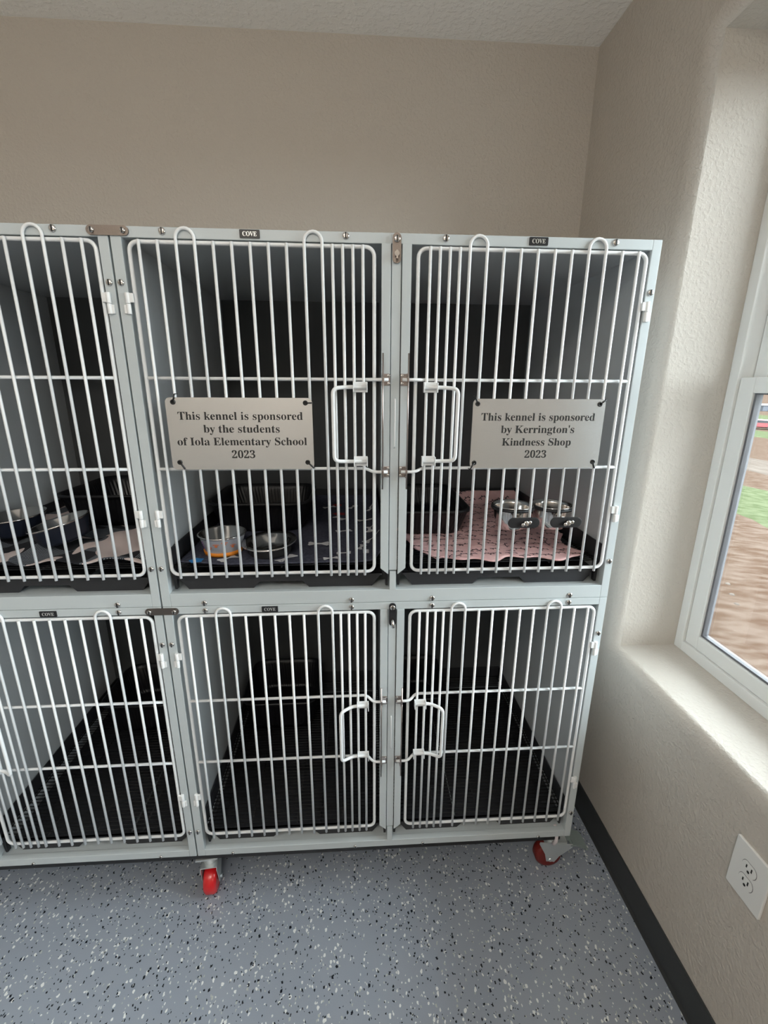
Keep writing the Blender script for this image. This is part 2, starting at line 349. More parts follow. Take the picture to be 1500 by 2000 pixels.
tr = empty('added_standing_lamp', (UPFILL[0], UPFILL[1], 0), 'standing fill lamp added behind the camera to brighten the ceiling', 'lamp')
MB().lathe((0, 0, 0), [(.15, 0), (.15, .015), (.03, .03)], cap0=True, cap1=True).build('fill_lamp_base', M_BLACK, tr)
MB().tube([(0, 0, .03), (0, 0, 1.68)], .012, 12).build('pole', M_BLACK, tr)
MB().lathe((0, 0, 1.66), [(.02, 0), (.10, .04), (.16, .13), (.155, .13), (.09, .05), (.01, .02)], cap0=True, cap1=True).build('fill_lamp_shade', M_BLACK, tr)

# ------------------------------------------------------------------ outdoors
GZ = -.20
def G(x): return -.25-.1*(min(x, 44)-2) if x > 2 else -.25      # the land falls away from the house, then runs level
gx = [XR+WALL_T, 2, 44, 400]; gy = [-120, 500]
struct(MB().add([(x, y, G(x)-t) for t in (0, .5) for x in gx for y in gy],
    [(0, 2, 3, 1), (2, 4, 5, 3), (4, 6, 7, 5), (8, 9, 11, 10), (10, 11, 13, 12), (12, 13, 15, 14), (0, 1, 9, 8), (6, 14, 15, 7), (0, 8, 10, 2), (2, 10, 12, 4), (4, 12, 14, 6), (1, 3, 11, 9), (3, 5, 13, 11), (5, 7, 15, 13)]).build('ground', M_DIRT))
def strip(name, x0, x1, label, cat, material, seed, h=.03):
    random.seed(seed); nx, ny = 24, 110; vs = []; fs = []
    for i in range(nx+1):
        for j in range(ny+1):
            t = i/nx; y = -10+(30+2.2*x1)*(j/ny)
            e = min(1, min(t, 1-t)*5)
            x = x0+(x1-x0)*t+(.35*math.sin(y*.7+seed)+.2*math.sin(y*1.9))*(.6+.02*x0)
            vs.append((x, y, G(x)-.01+(h+random.random()*.02)*e))
    for i in range(nx):
        for j in range(ny): a = i*(ny+1)+j; fs.append((a, a+ny+1, a+ny+2, a+1))
    o = MB().add(vs, fs).build(name, material); return tag(o, label, cat, kind='stuff')
strip('grass_verge', 8.2, 13.2, 'near band of green grass across the dirt outside the window', 'grass', M_GRASS, 1)
strip('grass_verge', 51.5, 60.0, 'farther band of green grass in front of the parked cars', 'grass', M_GRASS, 2, .15)
strip('grass_verge', 84, 95, 'farthest band of green grass, behind the parked cars', 'grass', M_GRASS, 6, .2)
strip('gravel_track', 16.5, 26, 'pale gravel track between two bands of grass', 'gravel', M_ROAD, 3, .015)
random.seed(5)
for k in range(60):   # loose stones of the dirt
    x, y = random.uniform(2.0, 5.0), random.uniform(-1, 5); r = random.uniform(.01, .03)
    if k == 0: ST = MB()
    ST.lathe((x, y, G(x)-.003), [(r, 0), (r*.95, r*.3), (r*.6, r*.6), (r*.1, r*.7)], n=6, cap1=True)
tag(ST.build('loose_stones', M_ROAD), 'small pale stones scattered over the bare dirt outside', 'stones', kind='stuff')
def car(loc, rz, paint, label):
    r = empty('car', loc, label, 'car', rz=rz)
    side = [(-2.2, .35), (-2.25, .75), (-2.1, .95), (-1.5, 1.0), (-.9, 1.42), (.5, 1.45), (1.15, 1.02), (2.0, .88), (2.22, .65), (2.2, .35)]
    MB().prism(side, -.88, .88).build('body', paint, r, bevel=.08)
    g = MB()
    for y in (-.885, .885): g.prism([(-1.3, 1.02), (-.85, 1.34), (.45, 1.36), (.95, 1.02)], y-.01, y+.01)
    g.build('side_windows', mat('car_glass', (.03, .035, .04), .1), r)
    for x in (-1.35, 1.4):
        for y in (-.8, .8): MB().disc((x, y-.1 if y < 0 else y-.1, .33), (0, 1, 0), .33, .2, 20).build('wheel', M_BLACK, r)
    b = MB(); b.box(2.18, 2.26, -.8, .8, .4, .55); b.build('bumper', M_BLACK, r)
car((62.6, 65.4, G(62)), 2.35, mat('red_car_paint', (.16, .035, .040), .3, coat=.5), 'red sedan parked on the grass, leftmost car beyond the window')
car((66.5, 66.8, G(62)), 2.35, mat('silver_car_paint', (.30, .31, .34), .3, .3, coat=.5), 'silver sedan parked just behind the red sedan')
sh = empty('storage_shed', (113.5, 118.6, G(100)), 'small dark grey shed far beyond the parked cars', 'shed', rz=-.78)
MB().box(-3, 3, -2, 2, 0, 1.5).build('shed_wall', mat('dark_grey_siding', (.02, .022, .028), .7), sh)
MB().prism([(-2.2, 1.5), (0, 2.0), (2.2, 1.5)], -3.2, 3.2, 'yz').build('shed_roof', mat('grey_roof', (.035, .035, .04), .7), sh)
MB().box(-.9, .2, -2.04, -1.99, .1, 1.3).build('shed_door', mat('pale_door', (.05, .055, .07), .6), sh)

# ------------------------------------------------------------------ kennel cages
W = 1.219; MID = .6125
BX = [.0595, .0985, .1375, .1765, .2155, .2545, .2935, .3325, .3715, .4100, .4486, .4708, .4932, .5155, .5375]
RX0, RX1 = .0355, .5630
def arc_path(pts, r, k=6):
    """polyline with rounded corners"""
    P = [Vector(p) for p in pts]; out = [P[0]]
    for i in range(1, len(P)-1):
        a = (P[i-1]-P[i]); b = (P[i+1]-P[i]); rr = min(r, a.length*.49, b.length*.49); p0 = P[i]+a.normalized()*rr; p1 = P[i]+b.normalized()*rr
        for t in range(k+1):
            u = t/k; out.append(p0*(1-u)**2+P[i]*2*u*(1-u)+p1*u*u)
    out.append(P[-1]); return out
def mesh_copy(o, parent, loc):
    c = o.copy(); COL.objects.link(c); c.parent = parent; c.location = loc; return c
def screw(c, axis=(0, -1, 0), r=.0074):
    m = MB(); ax = Vector(axis); c = Vector(c); m.disc(c, axis, r, .0018, 16, dome=.0028)
    m.mi = 1; s = c+ax*.0040
    if abs(ax.y) > .5: m.box(s.x-.0014, s.x+.0014, s.y-.0013, s.y+.0006, s.z-r*.85, s.z+r*.85)
    return m

def kennel(x0, zb, zt, upper, label, plates, doors=(0, 1)):
    root = empty('kennel_cage', (x0, 0, zb), label, 'cage', 'grey kennel cages stacked two high')
    H = zt-zb; rail = .037 if upper else .025; fo = .033 if upper else .021; D = .765
    zd0 = (1.1955 if upper else .311)-zb; zd1 = (1.9690 if upper else 1.0745)-zb     # door rods
    f = MB()
    f.box(0, .0228, 0, .018, 0, H); f.box(W-.0215, W, 0, .018, 0, H); f.box(.0228, W-.0215, 0, .018, H-.0215, H); f.box(.0228, W-.0215, 0, .018, 0, rail)
    f.build('face_frame', M_FRAME, root, bevel=.0012)
    MB().box(.0228, W-.0215, .0185, .024, 0, rail-.006).build('floor_lip', M_FRAME, root)
    MB().box(0, .018, .018, D, 0, H).build('side_panel', M_PANEL, root); MB().box(W-.018, W, .018, D, 0, H).build('side_panel', M_PANEL, root)
    MB().box(.018, W-.018, D-.015, D, fo, H-.018).build('back_panel', M_BACKSHADE, root)
    MB().box(.018, W-.018, .018, D, H-.018, H).build('top_panel', M_PANEL, root)
    MB().box(.018, W-.018, .018 if not upper else .024, D, rail-.016 if upper else .004, fo).build('floor_panel', M_FRAME, root)
    MB().box(MID-.003, MID+.003, .022, D-.016, fo+.002, H-.020).build('divider_panel', M_PANEL, root)
    # centre post with its two chamfered cover plates
    zch = (1.194 if upper else .306)-zb
    p = MB(); p.box(MID-.0085, MID+.0085, -.001, .017, rail, zch+.002); p.box(MID-.0105, MID+.0105, -.001, .016, zch+.006, H-.022)
    post = p.build('divider_post', M_FRAME, root, bevel=.0008)
    for s in (-1, 1):
        q = [(MID+s*.0125, H-.0215), (MID+s*.0335, H-.0215), (MID+s*.0335, zch+.012), (MID+s*.0125, zch-.006)]
        MB().prism(q, -.003, .004).build('post_cover', M_FRAME, root, bevel=.0008)
    zr = ((1.644, 1.526) if upper else (.735, .618))
    MB().tube([(MID, -.001, zr[0]-zb), (MID, -.006, zr[0]-zb-.006), (MID, -.006, zr[1]-zb+.006), (MID, -.001, zr[1]-zb)], .0018, 6).build('release_wire', M_BAR, post)
    # small plate at the head of the post
    pz1, pz0 = ((2.000, 1.936) if upper else (1.1035, 1.036)); pz1 = min(pz1, zt-.001)
    m = MB(); m.prism(rrect(MID-.0095, MID+.0095, pz0-zb, pz1-zb, .009), -.0062, -.0032); hp = m.build('head_plate', M_STEELW if upper else M_BLACK, root)
    m = screw((MID, -.0062, pz1-zb-.012)); m.build('plate_screw', [M_STEEL, M_INK], hp)
    m = MB(); zz = pz0-zb+.018
    if upper: m.disc((MID, -.006, zz), (0, -1, 0), .0055, .008, 12); m.box(MID-.002, MID+.002, -.017, -.012, zz-.011, zz+.006)
    else: m.tube([(MID, -.004, zz+.004), (MID, -.018, zz-.004), (MID+.001, -.022, zz-.016)], .0042, 10)
    m.build('plate_bolt', M_STEEL, hp)
    # screws
    sz_top = H-.0085 if upper else H-.012; sz_bot = .009 if upper else .007
    for sx in (.110, .5005, .7215, 1.109):
        screw((sx, 0, sz_top)).build('frame_screw', [M_STEEL, M_INK], root)
        if upper: screw((sx, 0, sz_bot)).build('frame_screw', [M_STEEL, M_INK], root)
        else: screw((sx, 0, .006), r=.005).build('frame_screw', [M_STEEL, M_INK], root)
    for sx in (.0105, 1.2085):
        for sz in ((1.887, 1.2143) if upper else (.992, .3275)): screw((sx, 0, sz-zb), r=.0070).build('frame_screw', [M_STEEL, M_INK], root)
    # doors
    for side in doors:
        X = (lambda x: x) if side == 0 else (lambda x: 2*MID-x)
        a, b = sorted((X(RX0), X(RX1)))
        loop = [(x, .0042, z) for x, z in rrect(a, b, zd0, zd1, .019, 6)]
        d = MB().tube(loop, .0045, 10, closed=True).build('door', M_BAR, root)
        hps = ((2, 3), (9, 10)); flat = {i for h in hps for i in h}
        first = None
        for i, bx in enumerate(BX):
            if i in flat: continue
            if first is None:
                first = MB().tube([(0, -.0042, zd0-.007), (0, -.0042, zd1+.002)], .0036, 8).build('bar', M_BAR, d, loc=(X(bx), 0, 0))
            else: mesh_copy(first, d, (X(bx), 0, 0))
        zt_hp = (1.9945 if upper else 1.0995)-zb
        for i, j in hps:
            x1, x2 = sorted((X(BX[i]), X(BX[j]))); c = (x1+x2)/2; r = (x2-x1)/2
            pts = [(x1, -.0042, zd0-.007), (x1, -.0042, zt_hp-r-.01)]+[(c-r*math.cos(t*PI/10), -.0042, zt_hp-r+r*math.sin(t*PI/10)) for t in range(11)]+[(x2, -.0042, zt_hp-r-.01), (x2, -.0042, zd0-.007)]
            MB().tube(pts, .0036, 8).build('hairpin_bar', M_BAR, d)
        for k, zc_ in enumerate((1.688, 1.4745) if upper else (.8045, .5900)):
            z = zc_-zb; drop = 0 if (upper and k == 0) else (.007 if upper else .013)
            xs = BX[-1]
            pts = arc_path([(X(RX0), .0045, z), (X(xs+.004), .0045, z), (X(xs+.022), -.0095, z-drop), (X(.596), -.0095, z-drop)], .012)
            MB().tube(pts, .0040, 8).build('cross_bar', M_BAR, d)
        # handle: loop in two clips
        zh = (1.6710, 1.4950) if upper else (.7830, .6060); zz = [q-zb for q in zh]
        yl = -.014; yo = -.030 if upper else -.036; xo = .4655
        pts = arc_path([(X(.545), yl, zz[0]), (X(.500), yl, zz[0]), (X(xo), yo, zz[0]-.003), (X(xo), yo, zz[1]+.003), (X(.500), yl, zz[1]), (X(.545), yl, zz[1])], .014)
        MB().tube(pts, .0046, 10).build('handle', M_BAR, d)
        for q in zz:
            x1, x2 = sorted((X(.5120), X(.5460))); m = MB()
            m.box(x1, x2, -.0098, -.0082, q-.012, q+.012); m.box(x1, x1+.0022, -.024, -.0085, q-.012, q+.011); m.box(x2-.0022, x2, -.024, -.0085, q-.012, q+.011)
            m.build('handle_clip', M_BAR, d, bevel=.0015)
        # hinges
        hz = (1.845, 1.350) if upper else (.9440, .4560); hl = .044
        for q in hz:
            z = q-zb; hx = X(.0215); s = 1 if side == 0 else -1; m = MB()
            m.tube([(hx, -.0035, z), (hx, -.0035, z+hl/2)], .0052, 12); m.box(min(hx, hx+s*.013), max(hx, hx+s*.013), -.0062, -.0010, z+.002, z+hl/2-.001)
            m.tube([(hx, -.0035, z-hl/2), (hx, -.0035, z-.0006)], .0050, 12); m.box(min(hx, hx-s*.010), max(hx, hx-s*.010), -.0050, 0, z-hl/2+.001, z-.003)
            m.build('hinge', M_HINGE, d, bevel=.0008)
        # latch: two riveted plates on the post cover and a sliding rod
        s = -1 if side == 0 else 1
        zl = [(1.688, 1.467) if upper else (.7915, .577)][0]
        for q in zl:
            z = q-zb; m = MB(); cx = MID+s*.0215
            m.box(cx-.0095, cx+.0095, -.0048, -.0030, z-.0135, z+.0135)
            kx = MID+s*.0292; m.box(kx-.0028, kx+.0028, -.017, -.0048, z+.008, z+.014); m.box(kx-.0028, kx+.0028, -.017, -.0048, z-.014, z-.008); m.box(kx-.0022, kx+.0022, -.019, -.0048, z-.006, z+.006); m.tube([(kx-s*.010, -.0075, z), (kx, -.0085, z)], .0026, 8)
            lp = m.build('latch_plate', M_LATCH, root, bevel=.0008)
            for dz in (-.0088, .0088):
                MB().disc((MID+s*.0160, -.0048, z+dz), (0, -1, 0), .0036, .0008, 12, dome=.0012).build('rivet', M_STEEL, lp)
        rx = MID+s*.0300; zA, zB = ((1.747, 1.425) if upper else (.842, .528))
        MB().tube([(rx, -.0165, zA-zb), (rx, -.0165, zB-zb)], .0019, 8)  .build('latch_rod', M_LATCH, root)
    for px in plates:
        z = (1.9872 if upper else 1.0925)-zb
        n = MB().prism(rrect(px-.0215, px+.0215, z-.0082, z+.0082, .0015, 2), -.0022, 0).build('nameplate', M_BLACK, root)
        text_mesh(['COVE'], [.030], [(px, z)], [.0088], -.0024, 'lettering', M_SILV, n)
    return root
ZS = 1.1050
kennel(.0010, ZS+.0005, 1.9970, True, 'upper kennel cage at the right, its doors carrying the two sponsor signs', (.294, .931))
kennel(.0010, .2261, ZS-.0005, False, 'lower kennel cage at the right without any blankets, below the two signed doors', (.281,))
kennel(-.0030-W, ZS+.0005, 1.9970, True, 'upper kennel cage at the left edge with a plaid blanket inside', ())
kennel(-.0030-W, .2261, ZS-.0005, False, 'lower kennel cage at the left edge without a blanket, below the plaid blanket compartment', (.930,))

# plates joining neighbouring cages
for z, lb in ((1.9872, 'oblong steel plate joining the two cages at the very top'), (1.0925, 'oblong steel plate joining the two lower cages')):
    m = MB().prism(rrect(-.0445, .0425, -.0095, .0095, .0094), -.0035, -.0005)
    j = m.build('joining_plate', M_STEELW, loc=(0, 0, z)); tag(j, lb, 'bracket', 'steel plates joining the cages')
    for sx in (-.033, .031): screw((sx, -.0035, 0), r=.0058).build('screw', [M_STEEL, M_INK], j)

# trays and wire floors
def tray(x0, x1, z, label):
    r = empty('pull_out_tray', ((x0+x1)/2, .035, z), label, 'tray', 'black pull-out trays of the cages'); hw = (x1-x0)/2; k = .028; h = .038; D = .66
    m = MB(); m.prism([(-hw, h), (-hw+k, 0), (-.075, 0), (-.058, .018), (.058, .018), (.075, 0), (hw-k, 0), (hw, h)], 0, .006)
    m.box(-hw, hw, -.004, .010, h-.005, h); body = m
    m.box(-hw+k, -.075, .006, D, 0, .005); m.box(.075, hw-k, .006, D, 0, .005); m.box(-.075, .075, .006, D, .018, .022)
    m.add([(-hw, 0, h), (-hw+k, 0, 0), (-hw+k, D, 0), (-hw, D, h)], [(0, 1, 2, 3)]); m.add([(hw, 0, h), (hw-k, 0, 0), (hw-k, D, 0), (hw, D, h)], [(0, 1, 2, 3)])
    m.box(-hw, hw, D-.006, D, 0, h)
    m.build('tray_pan', M_TRAY, r)
def grate(x0, x1, z, label):
    r = empty('wire_floor', ((x0+x1)/2, 0, z), label, 'floor grate', 'black wire floors of the cages'); hw = (x1-x0)/2; y0, y1 = .028, .742
    m = MB(); n = 52
    for i in range(n): y = y0+.006+(y1-y0-.012)*i/(n-1); m.tube([(-hw, y, 0), (hw, y, 0)], .0016, 5)
    for x in (-hw+.01, -hw*.5, 0, hw*.5, hw-.01): m.tube([(x, y0, -.003), (x, y1, -.003)], .0022, 6)
    m.build('wire_mesh', M_WIRE, r)
    for x in (-hw, hw-.003):
        MB().box(x, x+.003, y0, y1, -.006, .050).build('side_skirt', M_TRAY, r)
    MB().box(-hw, hw, y1, y1+.003, -.006, .050).build('rear_skirt', M_TRAY, r)
    for x in (-hw+.004, hw-.016):
        b = MB(); b.prism([(x, -.0), (x+.012, -.0), (x+.010, -.060), (x+.004, -.060)], y0-.004, y0+.010); b.build('foot_clip', M_BLACK, r)
for cx0, where in ((.001, 'right'), (-.003-W, 'left')):
    for zb, fo, lev in ((ZS+.0005, .033, 'upper'), (.2261, .021, 'lower')):
        for dx0, dx1, side in ((.033, .585, 'left'), (.642, 1.190, 'right')):
            if where == 'left' and side == 'left': continue
            a, b = cx0+dx0, cx0+dx1; desc = {('right', 'left'): 'middle', ('right', 'right'): 'rightmost', ('left', 'right'): 'leftmost visible'}[(where, side)]
            tray(a, b, zb+fo+.0005, 'black pull-out tray under the %s %s kennel compartment' % (desc, lev))
            grate(cx0+(.021 if side == 'left' else MID+.006), cx0+(MID-.006 if side == 'left' else 1.198), zb+fo+.0665, 'black wire floor in the %s %s kennel compartment' % (desc, lev))
ZG_U = ZS+.0005+.033+.0665+.002; ZG_L = .2261+.021+.0665+.002      # tops of the wire floors

# ------------------------------------------------------------------ base frame with castors
base = empty('rolling_base', (0, 0, 0), 'black base frame with red castors under the stacked cages', 'base')
for nm, (a, b, c, d) in (('front_rail', (-1.21, 1.205, .030, .065)), ('rear_rail', (-1.21, 1.205, .70, .735))): MB().box(a, b, c, d, .172, .2255).build(nm, M_BEAM, base, bevel=.002)
for x in (-1.20, -.02, .02, 1.17): MB().box(x-.015 if x else x, x+.015, .065, .70, .172, .2255).build('cross_rail', M_BEAM, base)
def caster(x, y, ang, wheel_mat, brake=False):
    """swivel castor; ang = direction the wheel trails in, wheel axis is perpendicular"""
    c = empty('castor', (x, y, 0), '', None); del c['label']; c.parent = base; c.rotation_euler = (0, 0, ang)
    R = .048; ox = .010
    m = MB(); m.box(-.045, .045, -.035, .035, .166, .172); m.disc((0, 0, .122), (0, 0, 1), .024, .044, 20)   # plate and bearing
    side = [(-.046, .122), (.036, .122), (.040, .112), (.030, .070), (.022, .036), (.002, .034), (-.014, .062), (-.046, .108)]
    for y_ in (-.0275, .025): m.prism(side, y_, y_+.0025)
    m.box(-.046, .036, -.0275, .0275, .1195, .122)
    if brake:
        for y_ in (-.0300, .0275): m.prism([(-.066, .112), (.054, .130), (.056, .122), (.014, .040), (-.006, .034), (-.022, .060), (-.066, .098)], y_, y_+.0025)
    m.build('bracket', M_ZINC, c, bevel=.001)
    wm = MB(); prof = [(R-.014, -.021), (R-.005, -.020), (R, -.012), (R, .012), (R-.005, .020), (R-.014, .021)]
    n = 32; rings = [[(ox+rr*math.cos(2*PI*j/n), w_, R+rr*math.sin(2*PI*j/n)) for j in range(n)] for rr, w_ in prof]
    wm.loft(rings, True, True, True); wm.build('wheel', wheel_mat, c)
    MB().disc((ox, -.034, R), (0, 1, 0), .0065, .068, 6).build('axle_bolt', M_ZINC, c)
    if brake:
        p = MB(); 
        for i in range(7): t = i/6; p.box(-.068-.056*t, -.068-.056*t+.0098, -.032, .032, .106-.022*t*t, .110-.022*t*t+(.003 if i % 2 else 0))
        p.box(-.062, -.040, -.012, .012, .108, .118); p.build('brake_pedal', M_PEDAL, c, bevel=.0008)
        MB().box(-.046, -.030, -.030, -.0277, .085, .121).build('brake_lever', M_ZINC, c)
    return c
caster(.008, .072, PI/2+.10+PI, M_RED)
caster(1.205, .085, PI+.0, M_REDSHADE, True)
for x in (-1.15, .0, 1.16): caster(x, .70, PI/2, M_RED)
caster(-1.15, .07, PI/2+.4, M_RED)
t_ = MB().tube([(1.176, .026, .248), (1.180, .010, .232), (1.183, .014, .190), (1.178, .02, .168)], .006, 6); tag(t_.build('paper_tag', M_TAPE), 'small torn white tag hanging at the corner above the braked castor', 'tag')

# ------------------------------------------------------------------ sponsor signs
def sign(xs, corners, rows, label, hc):
    r = empty('sponsor_sign', ((xs[0]+xs[1])/2, -.010, 1.561), label, 'sign', 'metal sponsor signs'); o = r.location
    z0, z1 = 1.4765, 1.6455
    pl = MB().prism([(x-o.x, z-o.z) for x, z in rrect(xs[0], xs[1], z0, z1, .011)], -.0013, .0013).build('plate', M_SIGN, r)
    text_mesh([q[0] for q in rows], [q[1] for q in rows], [(q[2]-o.x, q[3]-o.z) for q in rows], [.0185]*len(rows), -.0015, 'lettering', M_INK, r)
    for hx, hz, dx, dz in hc:
        m = MB(); m.tube([(hx-o.x+.0045*math.cos(a*PI/5), -.0026, hz-o.z+.0045*math.sin(a*PI/5)) for a in range(10)], .0016, 6, closed=True)
        m.disc((hx-o.x, -.0018, hz-o.z), (0, -1, 0), .0034, .0006, 12)
        m.tube([(hx-o.x, -.0032, hz-o.z), (hx-o.x+dx, -.0034, hz-o.z+dz), (hx-o.x+dx*1.05, .012, hz-o.z+dz*1.05)], .0016, 6)
        m.build('zip_tie', M_TIE, r)
    return r
sign((.0775, .4160), None, [('This kennel is sponsored', .290, .2480, 1.6035), ('by the students', .178, .2479, 1.5735), ('of Iola Elementary School', .305, .2480, 1.5435), ('2023', .055, .2475, 1.5125)],
     'brushed metal sign on the left door of the upper cage, naming an elementary school', [(.0955, 1.635, .006, .018), (.4005, 1.634, .014, 0), (.0955, 1.494, .010, -.016), (.4005, 1.493, .014, -.014)])
sign((.8025, 1.1325), None, [('This kennel is sponsored', .285, .9670, 1.6025), ("by Kerrington's", .185, .9680, 1.5725), ('Kindness Shop', .175, .9680, 1.5415), ('2023', .055, .9680, 1.5110)],
     'brushed metal sign on the right door of the upper cage, naming a kindness shop', [(.8135, 1.6335, -.007, .017), (1.1180, 1.6335, .014, .010), (.8135, 1.490, -.010, -.016), (1.1185, 1.491, .006, -.015)])

# ------------------------------------------------------------------ things inside the cages
def pan(loc, w_, d_, h, label, material=None, rz=0):
    """open litter pan with ribbed walls and a rolled rim"""
    r = empty('litter_pan', loc, label, 'litter pan', 'black litter pans', rz=rz)
    def ring(sc, z, rib=0.0):
        pts = []
        hw, hd, rc = w_/2*sc, d_/2*sc, .055
        base_ = rrect(-hw, hw, -hd, hd, rc, 8); out = []
        for i in range(len(base_)):       # resample straight stretches so that ribs show
            a = Vector(base_[i]); b = Vector(base_[(i+1) % len(base_)]); k = max(1, int((b-a).length/.0045))
            for t in range(k): out.append(a.lerp(b, t/k))
        n = 360; tot = [0.0]
        for i in range(len(out)): tot.append(tot[-1]+(out[(i+1) % len(out)]-out[i]).length)
        res = []; j = 0
        for q in range(n):
            s_ = tot[-1]*q/n
            while tot[j+1] < s_: j += 1
            u = (s_-tot[j])/max(1e-9, tot[j+1]-tot[j]); p = out[j].lerp(out[(j+1) % len(out)], u)
            kf = 1+(rib if (q//2) % 2 else 0)
            res.append((p.x*kf, p.y*kf, z))
        return res
    m = MB()
    m.loft([ring(.84, 0), ring(.88, .02, .012), ring(.97, h-.02, .012), ring(.985, h-.012), ring(1.03, h-.010), ring(1.03, h), ring(.985, h), ring(.965, h-.02), ring(.955, h-.025, -.014), ring(.865, .022, -.014), ring(.82, .005)], True, True, True)
    m.build('pan_shell', material or M_PAN, r)
    return r
pan((.757, .425, ZG_U+.0075), .245, .40, .085, 'black ribbed litter pan on the pink blanket', rz=0)
pan((.202, .435, ZG_U+.0065), .32, .30, .100, 'black ribbed litter pan behind the two bowls on the bone-print blanket')
pan((-.30, .53, ZG_U+.0085), .34, .34, .11, 'black litter pan at the back of the left upper kennel')
pan((.20, .575, ZG_L+.001), .30, .30, .135, 'black litter pan at the back of the middle lower kennel')
pan((.76, .575, ZG_L+.001), .24, .30, .135, 'black litter pan at the back of the rightmost lower kennel')
pan((-.34, .58, ZG_L+.001), .34, .28, .135, 'black litter pan at the back of the left lower kennel')

def cloth(name, x0, x1, y0, y1, z, amp, seed, mats, label, cat, edge=None, nx=90, ny=110, prints=None, hf=None, flat=()):
    random.seed(seed); ph = [random.uniform(0, 6) for _ in range(8)]
    cx, cy = (x0+x1)/2, (y0+y1)/2
    def H(x, y):
        v = .5+.18*math.sin(x*31+ph[0]+2*math.sin(y*9+ph[1]))+.16*math.sin(y*27+ph[2]+2.2*math.sin(x*11+ph[3]))+.12*math.sin((x+y)*47+ph[4])
        k = 1.0
        for fx, fy, fa, fb in flat:      # pressed flat under the things that stand on it
            q = max(abs(x-fx)/fa, abs(y-fy)/fb); k = min(k, max(.12, min(1, (q-1)*5+.12)))
        return (max(0, v)*amp+(hf(x, y) if hf else 0))*k
    m = MB(); vs = []; fs = []; th = .0035
    ex = edge or (lambda u, v: (0, 0))
    for layer in (0, 1):
        for i in range(nx+1):
            for j in range(ny+1):
                u, v = i/nx, j/ny; dx, dy = ex(u, v); x = x0+(x1-x0)*u+dx; y = y0+(y1-y0)*v+dy
                vs.append((x-cx, y-cy, H(x, y)+(th if layer else 0)))
    K = (nx+1)*(ny+1); idx = lambda i, j, l: l*K+i*(ny+1)+j
    for i in range(nx):
        for j in range(ny):
            fs.append((idx(i, j, 1), idx(i+1, j, 1), idx(i+1, j+1, 1), idx(i, j+1, 1))); fs.append((idx(i, j, 0), idx(i, j+1, 0), idx(i+1, j+1, 0), idx(i+1, j, 0)))
    for i in range(nx): fs.append((idx(i, 0, 0), idx(i+1, 0, 0), idx(i+1, 0, 1), idx(i, 0, 1))); fs.append((idx(i, ny, 0), idx(i, ny, 1), idx(i+1, ny, 1), idx(i+1, ny, 0)))
    for j in range(ny): fs.append((idx(0, j, 0), idx(0, j, 1), idx(0, j+1, 1), idx(0, j+1, 0))); fs.append((idx(nx, j, 0), idx(nx, j+1, 0), idx(nx, j+1, 1), idx(nx, j, 1)))
    m.add(vs, fs, True)
    if prints:
        for mi, poly in prints:
            m.mi = mi
            c = Vector((sum(p[0] for p in poly)/len(poly), sum(p[1] for p in poly)/len(poly)))
            q = [(p[0]-cx, p[1]-cy, H(p[0], p[1])+th+.0007) for p in poly]; o = len(m.v)
            q.append((c.x-cx, c.y-cy, H(c.x, c.y)+th+.0009)); n = len(poly)
            m.add(q, [(n, k, (k+1) % n) for k in range(n)])
    return tag(m.build(name, mats, loc=(cx, cy, z), fixn=False), label, cat), H
# pink blanket with dark sprigs
random.seed(11); pr = []
def sprig(x, y, a, s, mi=1):
    ca, sa = math.cos(a), math.sin(a); T_ = lambda u, v: (x+u*ca-v*sa, y+u*sa+v*ca)
    pr.append((mi, [T_(-s, -.0016), T_(0, .0008), T_(s, -.0010), T_(s, .0014), T_(0, .0036), T_(-s, .0012)]))
    for k in range(3):
        u = -s*.6+s*.6*k; l = s*.42; sg = 1 if k % 2 else -1
        pr.append((mi, [T_(u, .0008), T_(u+l*.45, sg*l*.35+.001), T_(u+l*.9, sg*l*.62), T_(u+l*.4, sg*l*.62+sg*.0050)]))
def pink_edge(u, v):
    dx = .018*math.sin(v*9+1)*(1-u)-(.05*(1-u)*max(0, .5-v)*0)-(.030*u*(1 if v < .25 else .2))*math.sin(v*14)
    dx += (.05*(v < .12)*(1-u)*(.12-v)/.12)
    dy = (1-v)*(.012*math.sin(u*13+.6)+.008*math.sin(u*31))+(1-v)*.035*(max(0, u-.86)/.14) 
    return dx, dy
for i in range(13):
    for j in range(15):
        sx, sy = .705+.036*i+random.uniform(-.010, .010), .055+.045*j+random.uniform(-.012, .012)
        if sx < 1.165 and sy < .70: sprig(sx, sy, random.uniform(-.7, .7)+(PI/2 if random.random() < .2 else 0), random.uniform(.014, .021))
pink, HP = cloth('pink_blanket', .672, 1.178, .034, .728, ZG_U, .009, 3, [M_PINK, M_TWIG], 'pink fleece blanket with dark sprigs in the upper right kennel', 'blanket', edge=pink_edge, prints=pr, flat=((.757, .425, .125, .20),),
      hf=lambda x, y: .040*math.exp(-((y-.685)/.045)**2)+.005*math.exp(-((y-.05)/.03)**2)*max(0, math.sin(x*22)))
